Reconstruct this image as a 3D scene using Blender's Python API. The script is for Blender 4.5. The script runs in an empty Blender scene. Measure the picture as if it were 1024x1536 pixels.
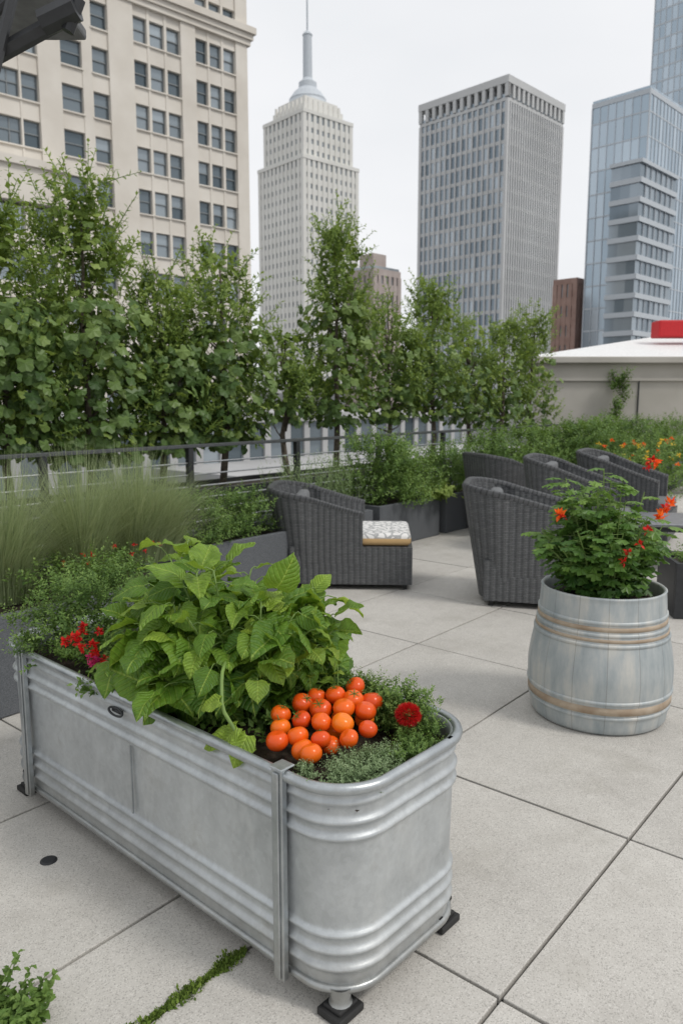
import bpy, math, numpy as np
from mathutils import Vector, Matrix
R = np.random.default_rng(7)
rad = math.radians
sc = bpy.context.scene

# ---------------------------------------------------------------- helpers
def link(o, parent=None):
    sc.collection.objects.link(o)
    if parent is not None: o.parent = parent
    return o
def empty(name, loc=(0,0,0), rz=0, parent=None):
    e = bpy.data.objects.new(name, None); e.location = loc; e.rotation_euler = (0,0,rz)
    e.empty_display_size = .1
    return link(e, parent)
class MB:
    def __init__(s): s.v=[]; s.f=[]; s.t=[]; s.uv=[]; s.n=0
    def add(s, v, f, t=.5, uv=None):
        v=np.asarray(v,float).reshape(-1,3); f=np.asarray(f,int)
        s.v.append(v); s.f.extend((f+s.n).tolist())
        tt=np.full(len(v),t) if np.isscalar(t) else np.asarray(t,float)
        s.t.append(tt)
        s.uv.append(np.zeros((len(v),3)) if uv is None else np.asarray(uv,float))
        s.n+=len(v)
    def box(s,x0,x1,y0,y1,z0,z1,t=.5):
        v=[(x0,y0,z0),(x1,y0,z0),(x1,y1,z0),(x0,y1,z0),(x0,y0,z1),(x1,y0,z1),(x1,y1,z1),(x0,y1,z1)]
        s.add(v,[(0,3,2,1),(4,5,6,7),(0,1,5,4),(1,2,6,5),(2,3,7,6),(3,0,4,7)],t)
    def tube(s,pts,rads,sides=6,t=.5,caps=True):
        pts=np.asarray(pts,float); n=len(pts)
        rads=np.full(n,rads) if np.isscalar(rads) else np.asarray(rads,float)
        T=np.gradient(pts,axis=0); T/=np.linalg.norm(T,axis=1)[:,None]+1e-9
        ref=np.array([0,0,1.]) if abs(T[0][2])<.9 else np.array([1.,0,0])
        V=[];U=[]
        a=np.cross(T[0],ref); a/=np.linalg.norm(a)
        for i in range(n):
            a=a-T[i]*np.dot(a,T[i]); a/=np.linalg.norm(a)+1e-9
            b=np.cross(T[i],a)
            for k in range(sides):
                an=2*math.pi*k/sides
                V.append(pts[i]+rads[i]*(a*math.cos(an)+b*math.sin(an))); U.append((k/sides,i/n,0))
        F=[(i*sides+k,i*sides+(k+1)%sides,(i+1)*sides+(k+1)%sides,(i+1)*sides+k) for i in range(n-1) for k in range(sides)]
        s.add(V,F,t,U)
        if caps and sides>3:
            m=s.n-len(V)
            s.f.append([m+k for k in range(sides)][::-1]); s.f.append([m+(n-1)*sides+k for k in range(sides)])
    def lathe(s,prof,seg=48,c=(0,0,0),t=.5):
        V=[];F=[];U=[]
        for i,(r,z) in enumerate(prof):
            for k in range(seg):
                a=2*math.pi*k/seg; V.append((c[0]+r*math.cos(a),c[1]+r*math.sin(a),c[2]+z)); U.append((k/seg,z,0))
        for i in range(len(prof)-1):
            for k in range(seg):
                F.append((i*seg+k,i*seg+(k+1)%seg,(i+1)*seg+(k+1)%seg,(i+1)*seg+k))
        s.add(V,F,t,U)
    def build(s,name,mat,parent=None,smooth=False,loc=(0,0,0),rz=0,bevel=0):
        me=bpy.data.meshes.new(name)
        V=np.concatenate(s.v)
        me.from_pydata(V.tolist(),[],s.f)
        a=me.attributes.new("tint",'FLOAT','POINT'); a.data.foreach_set('value',np.concatenate(s.t).astype(np.float32))
        a=me.attributes.new("luv",'FLOAT_VECTOR','POINT'); a.data.foreach_set('vector',np.concatenate(s.uv).astype(np.float32).ravel())
        if smooth: me.polygons.foreach_set('use_smooth',[True]*len(me.polygons))
        me.materials.append(mat); me.update()
        o=bpy.data.objects.new(name,me); o.location=loc; o.rotation_euler=(0,0,rz)
        if bevel:
            m=o.modifiers.new('b','BEVEL'); m.width=bevel; m.segments=2; m.limit_method='ANGLE'
        return link(o,parent)
def nrm(a): return a/(np.linalg.norm(a,axis=-1,keepdims=True)+1e-9)

# ---------------------------------------------------------------- materials
def newmat(name):
    m=bpy.data.materials.new(name); m.use_nodes=True
    nt=m.node_tree; b=nt.nodes['Principled BSDF']; return m,nt,b
def N(nt,t,**k):
    n=nt.nodes.new(t)
    for a,v in k.items(): setattr(n,a,v)
    return n
def ramp(nt,fac,stops):
    r=N(nt,'ShaderNodeValToRGB'); e=r.color_ramp.elements
    while len(e)<len(stops): e.new(.5)
    for i,(p,c) in enumerate(stops): e[i].position=p; e[i].color=(*c,1) if len(c)==3 else c
    nt.links.new(fac,r.inputs[0]); return r.outputs[0]
def noise(nt,scale,detail=4,vec=None,rough=.55):
    n=N(nt,'ShaderNodeTexNoise'); n.inputs['Scale'].default_value=scale; n.inputs['Detail'].default_value=detail
    n.inputs['Roughness'].default_value=rough
    if vec is not None: nt.links.new(vec,n.inputs['Vector'])
    return n.outputs['Fac']
def mix(nt,a,b,f,mode='MIX'):
    m=N(nt,'ShaderNodeMix',data_type='RGBA',blend_type=mode)
    for sock,val in ((m.inputs[6],a),(m.inputs[7],b)):
        if isinstance(val,tuple): sock.default_value=(*val,1)
        else: nt.links.new(val,sock)
    if isinstance(f,(int,float)): m.inputs[0].default_value=f
    else: nt.links.new(f,m.inputs[0])
    return m.outputs[2]
def math_(nt,op,a,b=None,c=None):
    m=N(nt,'ShaderNodeMath',operation=op)
    for i,x in enumerate((a,b,c)):
        if x is None: continue
        if isinstance(x,(int,float)): m.inputs[i].default_value=x
        else: nt.links.new(x,m.inputs[i])
    return m.outputs[0]
def attr(nt,name,out='Fac'):
    a=N(nt,'ShaderNodeAttribute',attribute_name=name); return a.outputs[out]
def objco(nt): return N(nt,'ShaderNodeTexCoord').outputs['Object']
def bump(nt,b,h,strength=.3,dist=.01):
    n=N(nt,'ShaderNodeBump'); n.inputs['Strength'].default_value=strength; n.inputs['Distance'].default_value=dist
    nt.links.new(h,n.inputs['Height']); nt.links.new(n.outputs[0],b.inputs['Normal'])

def mottled(name,c1,c2,scale=8,rough=.8,metal=0,bs=0,bscale=60,tintamt=0):
    m,nt,b=newmat(name); co=objco(nt)
    f=noise(nt,scale,6,co)
    col=ramp(nt,f,[(.3,c1),(.7,c2)])
    if tintamt:
        t=attr(nt,'tint'); v=math_(nt,'MULTIPLY_ADD',t,tintamt,1-tintamt/2)
        mm=N(nt,'ShaderNodeVectorMath',operation='SCALE'); nt.links.new(col,mm.inputs[0]); nt.links.new(v,mm.inputs['Scale']); col=mm.outputs[0]
    nt.links.new(col,b.inputs['Base Color']); b.inputs['Roughness'].default_value=rough; b.inputs['Metallic'].default_value=metal
    if bs: bump(nt,b,noise(nt,bscale,4,co),bs,.01)
    return m
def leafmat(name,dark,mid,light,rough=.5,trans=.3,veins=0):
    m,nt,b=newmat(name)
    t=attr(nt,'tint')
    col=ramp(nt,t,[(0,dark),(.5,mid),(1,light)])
    if veins:
        uv=attr(nt,'luv','Vector'); s=N(nt,'ShaderNodeSeparateXYZ'); nt.links.new(uv,s.inputs[0])
        ax=math_(nt,'ABSOLUTE',s.outputs[0])
        mid_=math_(nt,'LESS_THAN',ax,.018)
        w=math_(nt,'SUBTRACT',s.outputs[1],math_(nt,'MULTIPLY',ax,.8))
        fr=math_(nt,'FRACT',math_(nt,'MULTIPLY',w,7.))
        pk=math_(nt,'ABSOLUTE',math_(nt,'SUBTRACT',fr,.5))
        side=math_(nt,'LESS_THAN',pk,.05)
        v=math_(nt,'MAXIMUM',mid_,math_(nt,'MULTIPLY',side,.6))
        co=objco(nt)
        blot=noise(nt,26,3,co); col=mix(nt,col,(dark[0]*.8,dark[1]*.8,dark[2]),math_(nt,'MULTIPLY',math_(nt,'SUBTRACT',blot,.42),1.6))
        col=mix(nt,col,(light[0]*1.3,light[1]*1.2,light[2]*1.8),math_(nt,'MULTIPLY',v,.45))
        h=math_(nt,'ADD',math_(nt,'MULTIPLY',math_(nt,'MINIMUM',pk,.3),2.2),noise(nt,110,2,co))
        bump(nt,b,h,.8,.006)
    nt.links.new(col,b.inputs['Base Color']); b.inputs['Roughness'].default_value=rough
    b.inputs['Specular IOR Level'].default_value=.35
    tr=N(nt,'ShaderNodeBsdfTranslucent')
    tc=mix(nt,col,(light[0]*1.6,light[1]*1.6,light[2]),.5); nt.links.new(tc,tr.inputs[0])
    ms=N(nt,'ShaderNodeMixShader'); ms.inputs[0].default_value=trans
    nt.links.new(b.outputs[0],ms.inputs[1]); nt.links.new(tr.outputs[0],ms.inputs[2])
    nt.links.new(ms.outputs[0],nt.nodes['Material Output'].inputs[0])
    return m
def galv(name,lo,hi,rough=.42,metal=.75):
    m,nt,b=newmat(name); co=objco(nt)
    v=N(nt,'ShaderNodeTexVoronoi'); v.inputs['Scale'].default_value=60; nt.links.new(co,v.inputs['Vector'])
    sep=N(nt,'ShaderNodeSeparateColor'); nt.links.new(v.outputs['Color'],sep.inputs[0])
    n1=noise(nt,2.6,6,co); n2=noise(nt,14,5,co,.7)
    f=math_(nt,'ADD',math_(nt,'MULTIPLY',n1,.6),math_(nt,'ADD',math_(nt,'MULTIPLY',n2,.34),math_(nt,'MULTIPLY',sep.outputs[0],.06)))
    col=ramp(nt,f,[(.34,lo),(.52,((lo[0]+hi[0])/2,(lo[1]+hi[1])/2,(lo[2]+hi[2])/2)),(.70,hi)])
    mp=N(nt,'ShaderNodeMapping'); mp.inputs['Scale'].default_value=(9,9,3.5); mp.inputs['Rotation'].default_value=(.5,.4,0); nt.links.new(co,mp.inputs[0])
    st=noise(nt,1,6,mp.outputs[0],.65)
    sf=N(nt,'ShaderNodeMapRange'); sf.inputs[1].default_value=.52; sf.inputs[2].default_value=.72; sf.inputs[4].default_value=.45
    nt.links.new(st,sf.inputs[0]); col=mix(nt,col,(.66,.68,.68),sf.outputs[0])
    df=N(nt,'ShaderNodeMapRange'); df.inputs[1].default_value=.56; df.inputs[2].default_value=.82; df.inputs[4].default_value=.5
    nt.links.new(noise(nt,5.3,8,co,.7),df.inputs[0]); col=mix(nt,col,(.22,.20,.16),df.outputs[0])
    sz=N(nt,'ShaderNodeSeparateXYZ'); nt.links.new(co,sz.inputs[0])
    bz=N(nt,'ShaderNodeMapRange'); bz.inputs[1].default_value=.24; bz.inputs[2].default_value=.06; bz.inputs[3].default_value=0; bz.inputs[4].default_value=1; nt.links.new(sz.outputs[2],bz.inputs[0])
    col=mix(nt,col,(.25,.23,.19),math_(nt,'MULTIPLY',math_(nt,'MULTIPLY',bz.outputs[0],noise(nt,22,6,co,.7)),.8))
    nt.links.new(col,b.inputs['Base Color'])
    rr=math_(nt,'MULTIPLY_ADD',n2,.3,rough-.12); nt.links.new(rr,b.inputs['Roughness']); b.inputs['Metallic'].default_value=metal
    bump(nt,b,math_(nt,'ADD',n2,math_(nt,'MULTIPLY',noise(nt,160,2,co),.3)),.12,.006)
    return m
def plain(name,c,rough=.6,metal=0,spec=.5):
    m,nt,b=newmat(name); co=objco(nt)
    f=noise(nt,25,4,co); col=ramp(nt,f,[(.3,tuple(x*.82 for x in c)),(.7,tuple(min(1,x*1.15) for x in c))])
    nt.links.new(col,b.inputs['Base Color']); b.inputs['Roughness'].default_value=rough; b.inputs['Metallic'].default_value=metal
    b.inputs['Specular IOR Level'].default_value=spec
    return m
def glassm(name,lo,hi,rough=.12,metal=.4):
    m,nt,b=newmat(name)
    t=attr(nt,'tint'); col=ramp(nt,t,[(0,lo),(1,hi)])
    nv=noise(nt,.09,3,objco(nt)); col=mix(nt,col,lo,math_(nt,'MULTIPLY',nv,.5))
    nt.links.new(col,b.inputs['Base Color']); b.inputs['Roughness'].default_value=rough; b.inputs['Metallic'].default_value=metal
    return m

M={}
M['galv']=galv('galvanised_steel',(.38,.40,.41),(.62,.65,.66),.44,.6)
M['galvtrim']=galv('galvanised_trim',(.34,.365,.38),(.54,.57,.58),rough=.36,metal=.8)
M['black']=plain('black_rubber',(.02,.02,.02),.7)
M['soil']=mottled('soil',(.018,.012,.008),(.05,.035,.022),40,1,bs=1,bscale=80)
M['stone_planter']=mottled('granite_planter',(.06,.067,.075),(.15,.158,.17),180,.8,bs=.3,bscale=200)
M['darkmetal']=plain('dark_metal',(.035,.037,.04),.45,.3)
M['railmetal']=plain('rail_metal',(.10,.105,.11),.4,.5)
M['steelrail']=plain('rail_steel',(.35,.36,.37),.35,.8)
M['bark']=mottled('bark',(.06,.048,.035),(.15,.125,.10),30,.95,bs=.6,bscale=60)
M['stem']=plain('green_stem',(.16,.25,.06),.6)
M['limestone']=mottled('limestone',(.62,.575,.51),(.74,.70,.635),.25,.9,tintamt=.08)
M['whitestone']=mottled('pale_stone',(.66,.65,.61),(.76,.75,.715),.05,.9,tintamt=.05)  # far tower stone, distance haze put into the colour as a paler tone
M['b3stone']=mottled('concrete_fins',(.50,.505,.505),(.60,.605,.605),.05,.85)  # lightened as a far facade, haze is mixed into this colour
M['b4band']=plain('white_band',(.52,.56,.60),.5)
M['brick']=mottled('red_brick',(.28,.18,.15),(.38,.26,.22),.6,.9)
M['brickpale']=mottled('pale_brick',(.38,.32,.30),(.48,.42,.39),.6,.9)
M['whitewall']=mottled('white_facade',(.34,.34,.34),(.46,.46,.46),.2,.9)
M['glassA']=glassm('window_glass',(.09,.12,.14),(.50,.56,.60),.08,.4)
M['glassB']=glassm('window_glass_far',(.30,.335,.355),(.48,.51,.53),.15,.35)  # paler than the near glass, with distance haze painted into it
M['glassC']=glassm('curtain_glass',(.36,.44,.51),(.56,.64,.71),.12,.55)
M['glassD']=glassm('tower_glass',(.17,.215,.255),(.52,.58,.63),.1,.5)
M['frame']=plain('window_frame',(.20,.22,.23),.5)
M['city']=mottled('city_ground',(.06,.06,.06),(.12,.12,.12),.02,.95)
M['stucco']=mottled('stucco_wall',(.38,.36,.32),(.48,.455,.415),.8,.92,bs=.2,bscale=30)
M['whitecap']=plain('white_membrane',(.75,.75,.74),.6)
M['red']=plain('red_fabric',(.5,.01,.015),.6)
M['cushion']=plain('grey_cushion',(.14,.145,.15),.9)

m,nt,b=newmat('concrete_paver'); co=objco(nt)
big=noise(nt,1.3,5,co); mid=noise(nt,9,6,co,.65); fine=noise(nt,260,2,co)
sp=N(nt,'ShaderNodeTexVoronoi'); sp.inputs['Scale'].default_value=300; nt.links.new(co,sp.inputs['Vector'])
f=math_(nt,'ADD',math_(nt,'MULTIPLY',big,.45),math_(nt,'ADD',math_(nt,'MULTIPLY',mid,.3),math_(nt,'MULTIPLY',fine,.25)))
col=ramp(nt,f,[(.34,(.40,.38,.35)),(.5,(.49,.47,.435)),(.66,(.56,.54,.50))])
t=attr(nt,'tint'); sc_=math_(nt,'MULTIPLY_ADD',t,.15,.92)
vm=N(nt,'ShaderNodeVectorMath',operation='SCALE'); nt.links.new(col,vm.inputs[0]); nt.links.new(sc_,vm.inputs['Scale'])
spk=N(nt,'ShaderNodeSeparateColor'); nt.links.new(sp.outputs['Color'],spk.inputs[0])
dk=math_(nt,'MULTIPLY',math_(nt,'GREATER_THAN',spk.outputs[0],.86),.4)
col=mix(nt,vm.outputs[0],(.16,.15,.135),dk)
lt=math_(nt,'MULTIPLY',math_(nt,'LESS_THAN',spk.outputs[0],.1),.4); col=mix(nt,col,(.72,.70,.66),lt)
sf=N(nt,'ShaderNodeMapRange'); sf.inputs[1].default_value=.53; sf.inputs[2].default_value=.72; sf.inputs[4].default_value=.5
nt.links.new(noise(nt,2.2,8,co,.68),sf.inputs[0]); col=mix(nt,col,(.33,.31,.27),sf.outputs[0])
nt.links.new(col,b.inputs['Base Color']); b.inputs['Roughness'].default_value=.82
bump(nt,b,math_(nt,'ADD',fine,math_(nt,'MULTIPLY',spk.outputs[1],.5)),.4,.002)
M['paver']=m

m,nt,b=newmat('wicker_weave'); uv=attr(nt,'luv','Vector')
br=N(nt,'ShaderNodeTexBrick'); nt.links.new(uv,br.inputs['Vector'])
br.offset=.5; br.inputs['Scale'].default_value=1; br.inputs['Brick Width'].default_value=.05; br.inputs['Row Height'].default_value=.014
br.inputs['Mortar Size'].default_value=.003; br.inputs['Mortar Smooth'].default_value=1
br.inputs['Color1'].default_value=(.10,.105,.11,1); br.inputs['Color2'].default_value=(.15,.155,.16,1); br.inputs['Mortar'].default_value=(.03,.03,.032,1)
s_=N(nt,'ShaderNodeSeparateXYZ'); nt.links.new(uv,s_.inputs[0])
stripe=math_(nt,'SINE',math_(nt,'MULTIPLY',s_.outputs[0],2*math.pi/.05))
col=mix(nt,br.outputs['Color'],(.045,.047,.05),math_(nt,'MULTIPLY_ADD',stripe,.22,.22))
nt.links.new(col,b.inputs['Base Color']); b.inputs['Roughness'].default_value=.5
inv=math_(nt,'SUBTRACT',stripe,math_(nt,'MULTIPLY',br.outputs['Fac'],1.)); bump(nt,b,inv,.7,.006)
M['wicker']=m
m,nt,b=newmat('patterned_cushion'); co=objco(nt)
v=N(nt,'ShaderNodeTexVoronoi',feature='DISTANCE_TO_EDGE'); v.inputs['Scale'].default_value=16; nt.links.new(co,v.inputs['Vector'])
szz=N(nt,'ShaderNodeSeparateXYZ'); nt.links.new(co,szz.inputs[0])
col=ramp(nt,v.outputs['Distance'],[(.02,(.45,.45,.44)),(.07,(.22,.23,.24)),(.14,(.74,.73,.71))])
col=mix(nt,col,(.60,.40,.19),math_(nt,'LESS_THAN',szz.outputs[2],.44))
nt.links.new(col,b.inputs['Base Color']); b.inputs['Roughness'].default_value=.9
M['patcush']=m
m,nt,b=newmat('tomato_skin'); t=attr(nt,'tint')
n_=noise(nt,9,2,objco(nt)); f=math_(nt,'ADD',math_(nt,'MULTIPLY',t,.8),math_(nt,'MULTIPLY',n_,.25))
nt.links.new(ramp(nt,f,[(.1,(.62,.05,.008)),(.5,(.78,.12,.008)),(1,(.86,.22,.012))]),b.inputs['Base Color'])
b.inputs['Roughness'].default_value=.25; b.inputs['Specular IOR Level'].default_value=.4; b.inputs['Subsurface Weight'].default_value=.06; b.inputs['Subsurface Radius'].default_value=(.01,.004,.002)
M['tomato']=m
m,nt,b=newmat('weathered_barrel'); uv=attr(nt,'luv','Vector'); s_=N(nt,'ShaderNodeSeparateXYZ'); nt.links.new(uv,s_.inputs[0])
st=math_(nt,'MULTIPLY',s_.outputs[0],14); fr=math_(nt,'ABSOLUTE',math_(nt,'SUBTRACT',math_(nt,'FRACT',st),.5))
cell=N(nt,'ShaderNodeTexWhiteNoise',noise_dimensions='1D'); nt.links.new(math_(nt,'FLOOR',st),cell.inputs['W'])
co=objco(nt); mp=N(nt,'ShaderNodeMapping'); mp.inputs['Scale'].default_value=(9,9,2); nt.links.new(co,mp.inputs[0])
g=noise(nt,1.5,8,mp.outputs[0],.65); g2=noise(nt,4,5,co)
f=math_(nt,'ADD',math_(nt,'MULTIPLY',g,.55),math_(nt,'ADD',math_(nt,'MULTIPLY',g2,.35),math_(nt,'MULTIPLY',cell.outputs[0],.1)))
col=ramp(nt,f,[(.36,(.27,.315,.335)),(.50,(.41,.44,.445)),(.62,(.55,.545,.51))])
col=mix(nt,col,(.20,.19,.17),math_(nt,'MULTIPLY',math_(nt,'GREATER_THAN',fr,.488),.5))
nt.links.new(col,b.inputs['Base Color']); b.inputs['Roughness'].default_value=.5; b.inputs['Metallic'].default_value=.3
bump(nt,b,g,.2,.005)
M['barrel']=m
M['hoop']=mottled('tan_hoop',(.30,.22,.15),(.46,.38,.29),12,.6,.1)

M['lf_tree']=leafmat('tree_leaf',(.07,.125,.025),(.165,.24,.05),(.30,.39,.10),.5,.35)
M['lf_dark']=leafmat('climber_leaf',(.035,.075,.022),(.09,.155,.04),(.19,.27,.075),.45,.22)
M['lf_squash']=leafmat('broad_leaf',(.045,.12,.015),(.135,.26,.03),(.38,.52,.07),.40,.3,veins=1)
M['lf_fine']=leafmat('fine_leaf',(.05,.105,.022),(.12,.21,.045),(.24,.35,.09),.55,.25)
M['lf_thyme']=leafmat('thyme_leaf',(.09,.14,.06),(.18,.26,.12),(.31,.40,.22),.6,.2)
M['lf_barrel']=leafmat('shrub_leaf',(.03,.085,.02),(.10,.20,.04),(.22,.35,.075),.42,.28)
M['lf_grass']=leafmat('grass_blade',(.14,.185,.08),(.26,.33,.17),(.46,.50,.31),.55,.3)
M['lf_rose']=leafmat('rosemary_leaf',(.07,.12,.045),(.15,.22,.09),(.27,.36,.16),.55,.2)
M['petal_red']=leafmat('red_petal',(.30,.004,.008),(.55,.012,.012),(.75,.03,.02),.5,.25)
M['petal_pink']=leafmat('pink_petal',(.35,.01,.10),(.6,.03,.2),(.75,.1,.3),.5,.25)
M['petal_orange']=leafmat('orange_petal',(.75,.04,.01),(.88,.11,.01),(.9,.25,.03),.5,.25)
M['petal_yellow']=leafmat('yellow_petal',(.6,.35,.02),(.8,.5,.03),(.85,.65,.1),.5,.25)
M['moss']=leafmat('moss',(.06,.10,.015),(.12,.19,.03),(.2,.28,.05),.9,.1)

# ---------------------------------------------------------------- foliage
T_small=(np.array([(0,0,0),(-.28,.4,.05),(.28,.4,.05),(0,.45,-.02),(0,1,-.12)]),[(0,3,1),(0,2,3),(1,3,4),(3,2,4)])
T_narrow=(np.array([(-.05,0,0),(.05,0,0),(.07,.5,.03),(-.07,.5,.03),(0,1,0)]),[(0,1,2,3),(3,2,4)])
def lobed(n=20,lobes=5,depth=.3):
    V=[(0,.42,.03)];F=[]
    for i in range(n):
        a=2*math.pi*i/n - math.pi/2
        r=.5*(1-depth*(.5-.5*math.cos(lobes*(a+math.pi/2)+math.pi)))
        if i==0: r=.2
        V.append((r*math.cos(a),.42+r*1.05*math.sin(a),-.06-.08*(i%2)))
    for i in range(n): F.append((0,1+i,1+(i+1)%n))
    return np.array(V),F
T_lobed=lobed(18,6,.45); T_grape=lobed(12,4,.25)
def broad(rows=10,cols=7,w=.8,ph=0,droop=.34,cup=.16):
    V=[];U=[];F=[]
    for i in range(rows):
        t=i/(rows-1)
        ww=w/2*(math.sin(math.pi*min(1,t*.93+.07))**.72)*(1-.3*t)*1.18
        if i==rows-1: ww=.01
        if i%2: ww*=1.07
        for j in range(cols):
            u=(j/(cols-1))*2-1
            x=u*ww; y=t-.12*abs(u)**2*(1-t)*1.2
            z=cup*abs(x)*1.2-droop*t*t+.05*math.sin(t*15+ph+u*2)*abs(u)+.025*math.cos(t*9+ph)-.10*abs(u)**3*w
            V.append((x,y,z)); U.append((x,y,0))
    for i in range(rows-1):
        for j in range(cols-1):
            a=i*cols+j; F.append((a,a+1,a+cols+1,a+cols))
    return np.array(V),F,np.array(U)
T_broads=[broad(ph=0,w=.85),broad(ph=1.7,w=.72,droop=.15,cup=.5),broad(ph=3.5,w=.95,droop=.5),broad(ph=5,w=.8,droop=.25,cup=.7)]
def leaves(mb,tpl,P,D,Nn,S,tint):
    tv=tpl[0]; tf=tpl[1]; uv=tpl[2] if len(tpl)>2 else tv
    P=np.asarray(P);D=nrm(np.asarray(D));n=len(P);m=len(tv)
    X=nrm(np.cross(D,Nn)); Z=np.cross(X,D)
    V=P[:,None,:]+S[:,None,None]*(X[:,None,:]*tv[None,:,0:1]+D[:,None,:]*tv[None,:,1:2]+Z[:,None,:]*tv[None,:,2:3])
    off=np.arange(n)*m
    mb.v.append(V.reshape(-1,3)); mb.t.append(np.repeat(np.clip(tint,0,1),m)); mb.uv.append(np.tile(uv,(n,1)))
    for f in tf:
        mb.f.extend((off[:,None]+np.array(f)[None,:]+mb.n).tolist())
    mb.n+=n*m
def rnd(n,s=1.): return R.normal(0,s,(n,3))
UP=np.array([0,0,1.])
def shoots(mb,tpl,starts,dirs,lens,k,size,curve=0.,spread=.9,tb=.5,tv=.2,tiptint=.25,stem=None,shape=1):
    starts=np.asarray(starts);dirs=nrm(np.asarray(dirs));n=len(starts)
    lens=np.asarray(lens).reshape(-1,1)*np.ones((n,1))
    ref=nrm(rnd(n)); A=nrm(np.cross(dirs,ref)); B=np.cross(dirs,A)
    cv=curve*(np.array([0,0,-1.])+.3*A)
    st=R.normal(0,tv*.7,n)
    for j in range(k):
        t=(j+.6)/k
        p=starts+dirs*lens*t+cv*lens*t*t
        a=j*2.4+R.uniform(-.4,.4,n)
        side=A*np.cos(a)[:,None]+B*np.sin(a)[:,None]
        dd=nrm(dirs*(.35+.5*t)+side*spread+rnd(n,.18)+np.array([0,0,-.1]))
        nn=nrm(dirs*.8+UP*.7+rnd(n,.3)-side*.2)
        sz=size*(1-.45*t*shape)*R.uniform(.7,1.25,n)
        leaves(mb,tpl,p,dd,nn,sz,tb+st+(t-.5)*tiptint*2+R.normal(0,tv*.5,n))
    if stem is not None:
        for i in range(n):
            pts=[starts[i]+dirs[i]*lens[i]*t+cv[i]*lens[i]*t*t for t in (0,.5,1)]
            stem.tube(pts,[size*.06+.001,size*.045+.0008,size*.02+.0006],3,caps=False)
def crown(mb,c,rx,ry,z0,z1,n,k,size,ln=.3,tpl=T_small,prof=None,up=.9,tb=.5,stem=None,curve=0.15,tv=.2,spread=.9,cl_n=14,jz=.35):
    nc=max(4,n//cl_n); cl=[]
    while len(cl)<nc:
        h=R.random(); r=(prof(h) if prof else math.sqrt(max(0,1-(2*h-1)**2)))
        a=R.uniform(0,2*math.pi); q=math.sqrt(R.random())*.85
        cl.append((c[0]+rx*r*q*math.cos(a),c[1]+ry*r*q*math.sin(a),z0+(z1-z0)*h,a,q))
    S=[];Dd=[]
    for i in range(n):
        q=cl[R.integers(nc)]
        s=np.array(q[:3])+R.normal(0,.16,3)*np.array([rx,ry,(z1-z0)*jz])
        out=np.array([math.cos(q[3]),math.sin(q[3]),0])*q[4]
        S.append(s); Dd.append(out*.8+UP*up+R.normal(0,.35,3))
    S=np.array(S); S[:,2]=np.maximum(S[:,2],z0-.02)
    lens=ln*R.uniform(.5,1.4,n)
    shoots(mb,tpl,S,np.array(Dd),lens,k,size,curve=curve,tb=tb,stem=stem,tv=tv,spread=spread)

def E(e1,e2,z=0):
    c,s=math.cos(rad(50)),math.sin(rad(50))
    return (e2*c-e1*s, e2*s+e1*c, z)

# ================================================================ GROUND / DECK
city=MB(); city.add([(-4000,-4000,-32),(4000,-4000,-32),(4000,4000,-32),(-4000,4000,-32)],[(0,1,2,3)])
city.build('city_ground',M['city'])
terr=empty('terrace_paving',(0,0,0),rad(50))
mb=MB(); mb.box(-9,32,-14,7.9,-31.9,-.03); mb.build('roof_slab',M['darkmetal'],terr)
mb=MB(); g=.0055
e2l=[1.68-.98*k for k in range(10,0,-1)]+[1.68,2.66,4.04]+[4.04+1.12*k for k in range(1,24)]
for i in range(len(e2l)-1):
    a,b_=e2l[i],e2l[i+1]
    if abs(b_-1.68)<.01: e1l=[.85-.94*k for k in range(14,0,-1)]+[.85,1.51,1.86,2.73]+[2.73+.94*k for k in range(1,6)]
    else: e1l=[.85+.94*k for k in range(-14,8)]
    for j in range(len(e1l)-1):
        mb.box(a+g,b_-g,e1l[j]+g,min(e1l[j+1],7.85)-g,-.028,R.uniform(-.0015,.0015),R.random())
mb.build('pavers',M['paver'],terr,bevel=.003)
mb=MB(); n=1700
e2v=R.uniform(.93,1.36,n); P=np.array([E(1.51+R.normal(0,.009)*(1+.6*math.sin(e*40)),e,0.0) for e in e2v])
leaves(mb,T_small,P,rnd(n,.6)+UP*.8,nrm(rnd(n)+UP),R.uniform(.008,.018,n),R.uniform(0,1,n)); mb.build('moss_strip',M['moss'])
mb=MB(); mb.lathe([(.0,.006),(.022,.006),(.028,.003),(.030,0)],24,(-1.027,2.45,0)); mb.build('drain_cap',M['darkmetal'])

# ================================================================ STOCK TANK PLANTER
tank=empty('galvanised_trough_planter',(.009,1.70,0),rad(48))
W_,L_,RC=.575,1.86,.15
def rr(off,r=RC,seg=12,x0=0,x1=W_,y0=0,y1=L_):
    pts=[]
    for (cx,cy,a0) in ((x1-r,y0+r,-90),(x1-r,y1-r,0),(x0+r,y1-r,90),(x0+r,y0+r,180)):
        for k in range(seg+1):
            a=rad(a0+90*k/seg); pts.append((cx+(r+off)*math.cos(a),cy+(r+off)*math.sin(a)))
    return pts
ZB=.078
def offz(z):
    o=0
    for c,h,w in ((.603,.007,.008),(.552,.012,.010),(.508,.012,.010),(.235,.012,.010),(.188,.013,.011),(.140,.014,.011)):
        o+=h*math.exp(-((z-c)/w)**2)
    return o-.012*(1-min(1,(z-.05)/.6))
mb=MB(); V=[];F=[];zs=list(np.linspace(ZB+.005,.645,130)); prof=[(offz(z),z) for z in zs]
prof+= [(.004,.652),(-.012,.648),(-.016,.62),(-.016,.5)]
prof=[(-.02,ZB)]+prof
for o,z in prof:
    p=rr(o); V+= [(x,y,z) for x,y in p]
n=len(p)
for i in range(len(prof)-1):
    for k in range(n): F.append((i*n+k,i*n+(k+1)%n,(i+1)*n+(k+1)%n,(i+1)*n+k))
mb.add(V,F); mb.build('tank_wall',M['galv'],tank,smooth=True)
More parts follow.
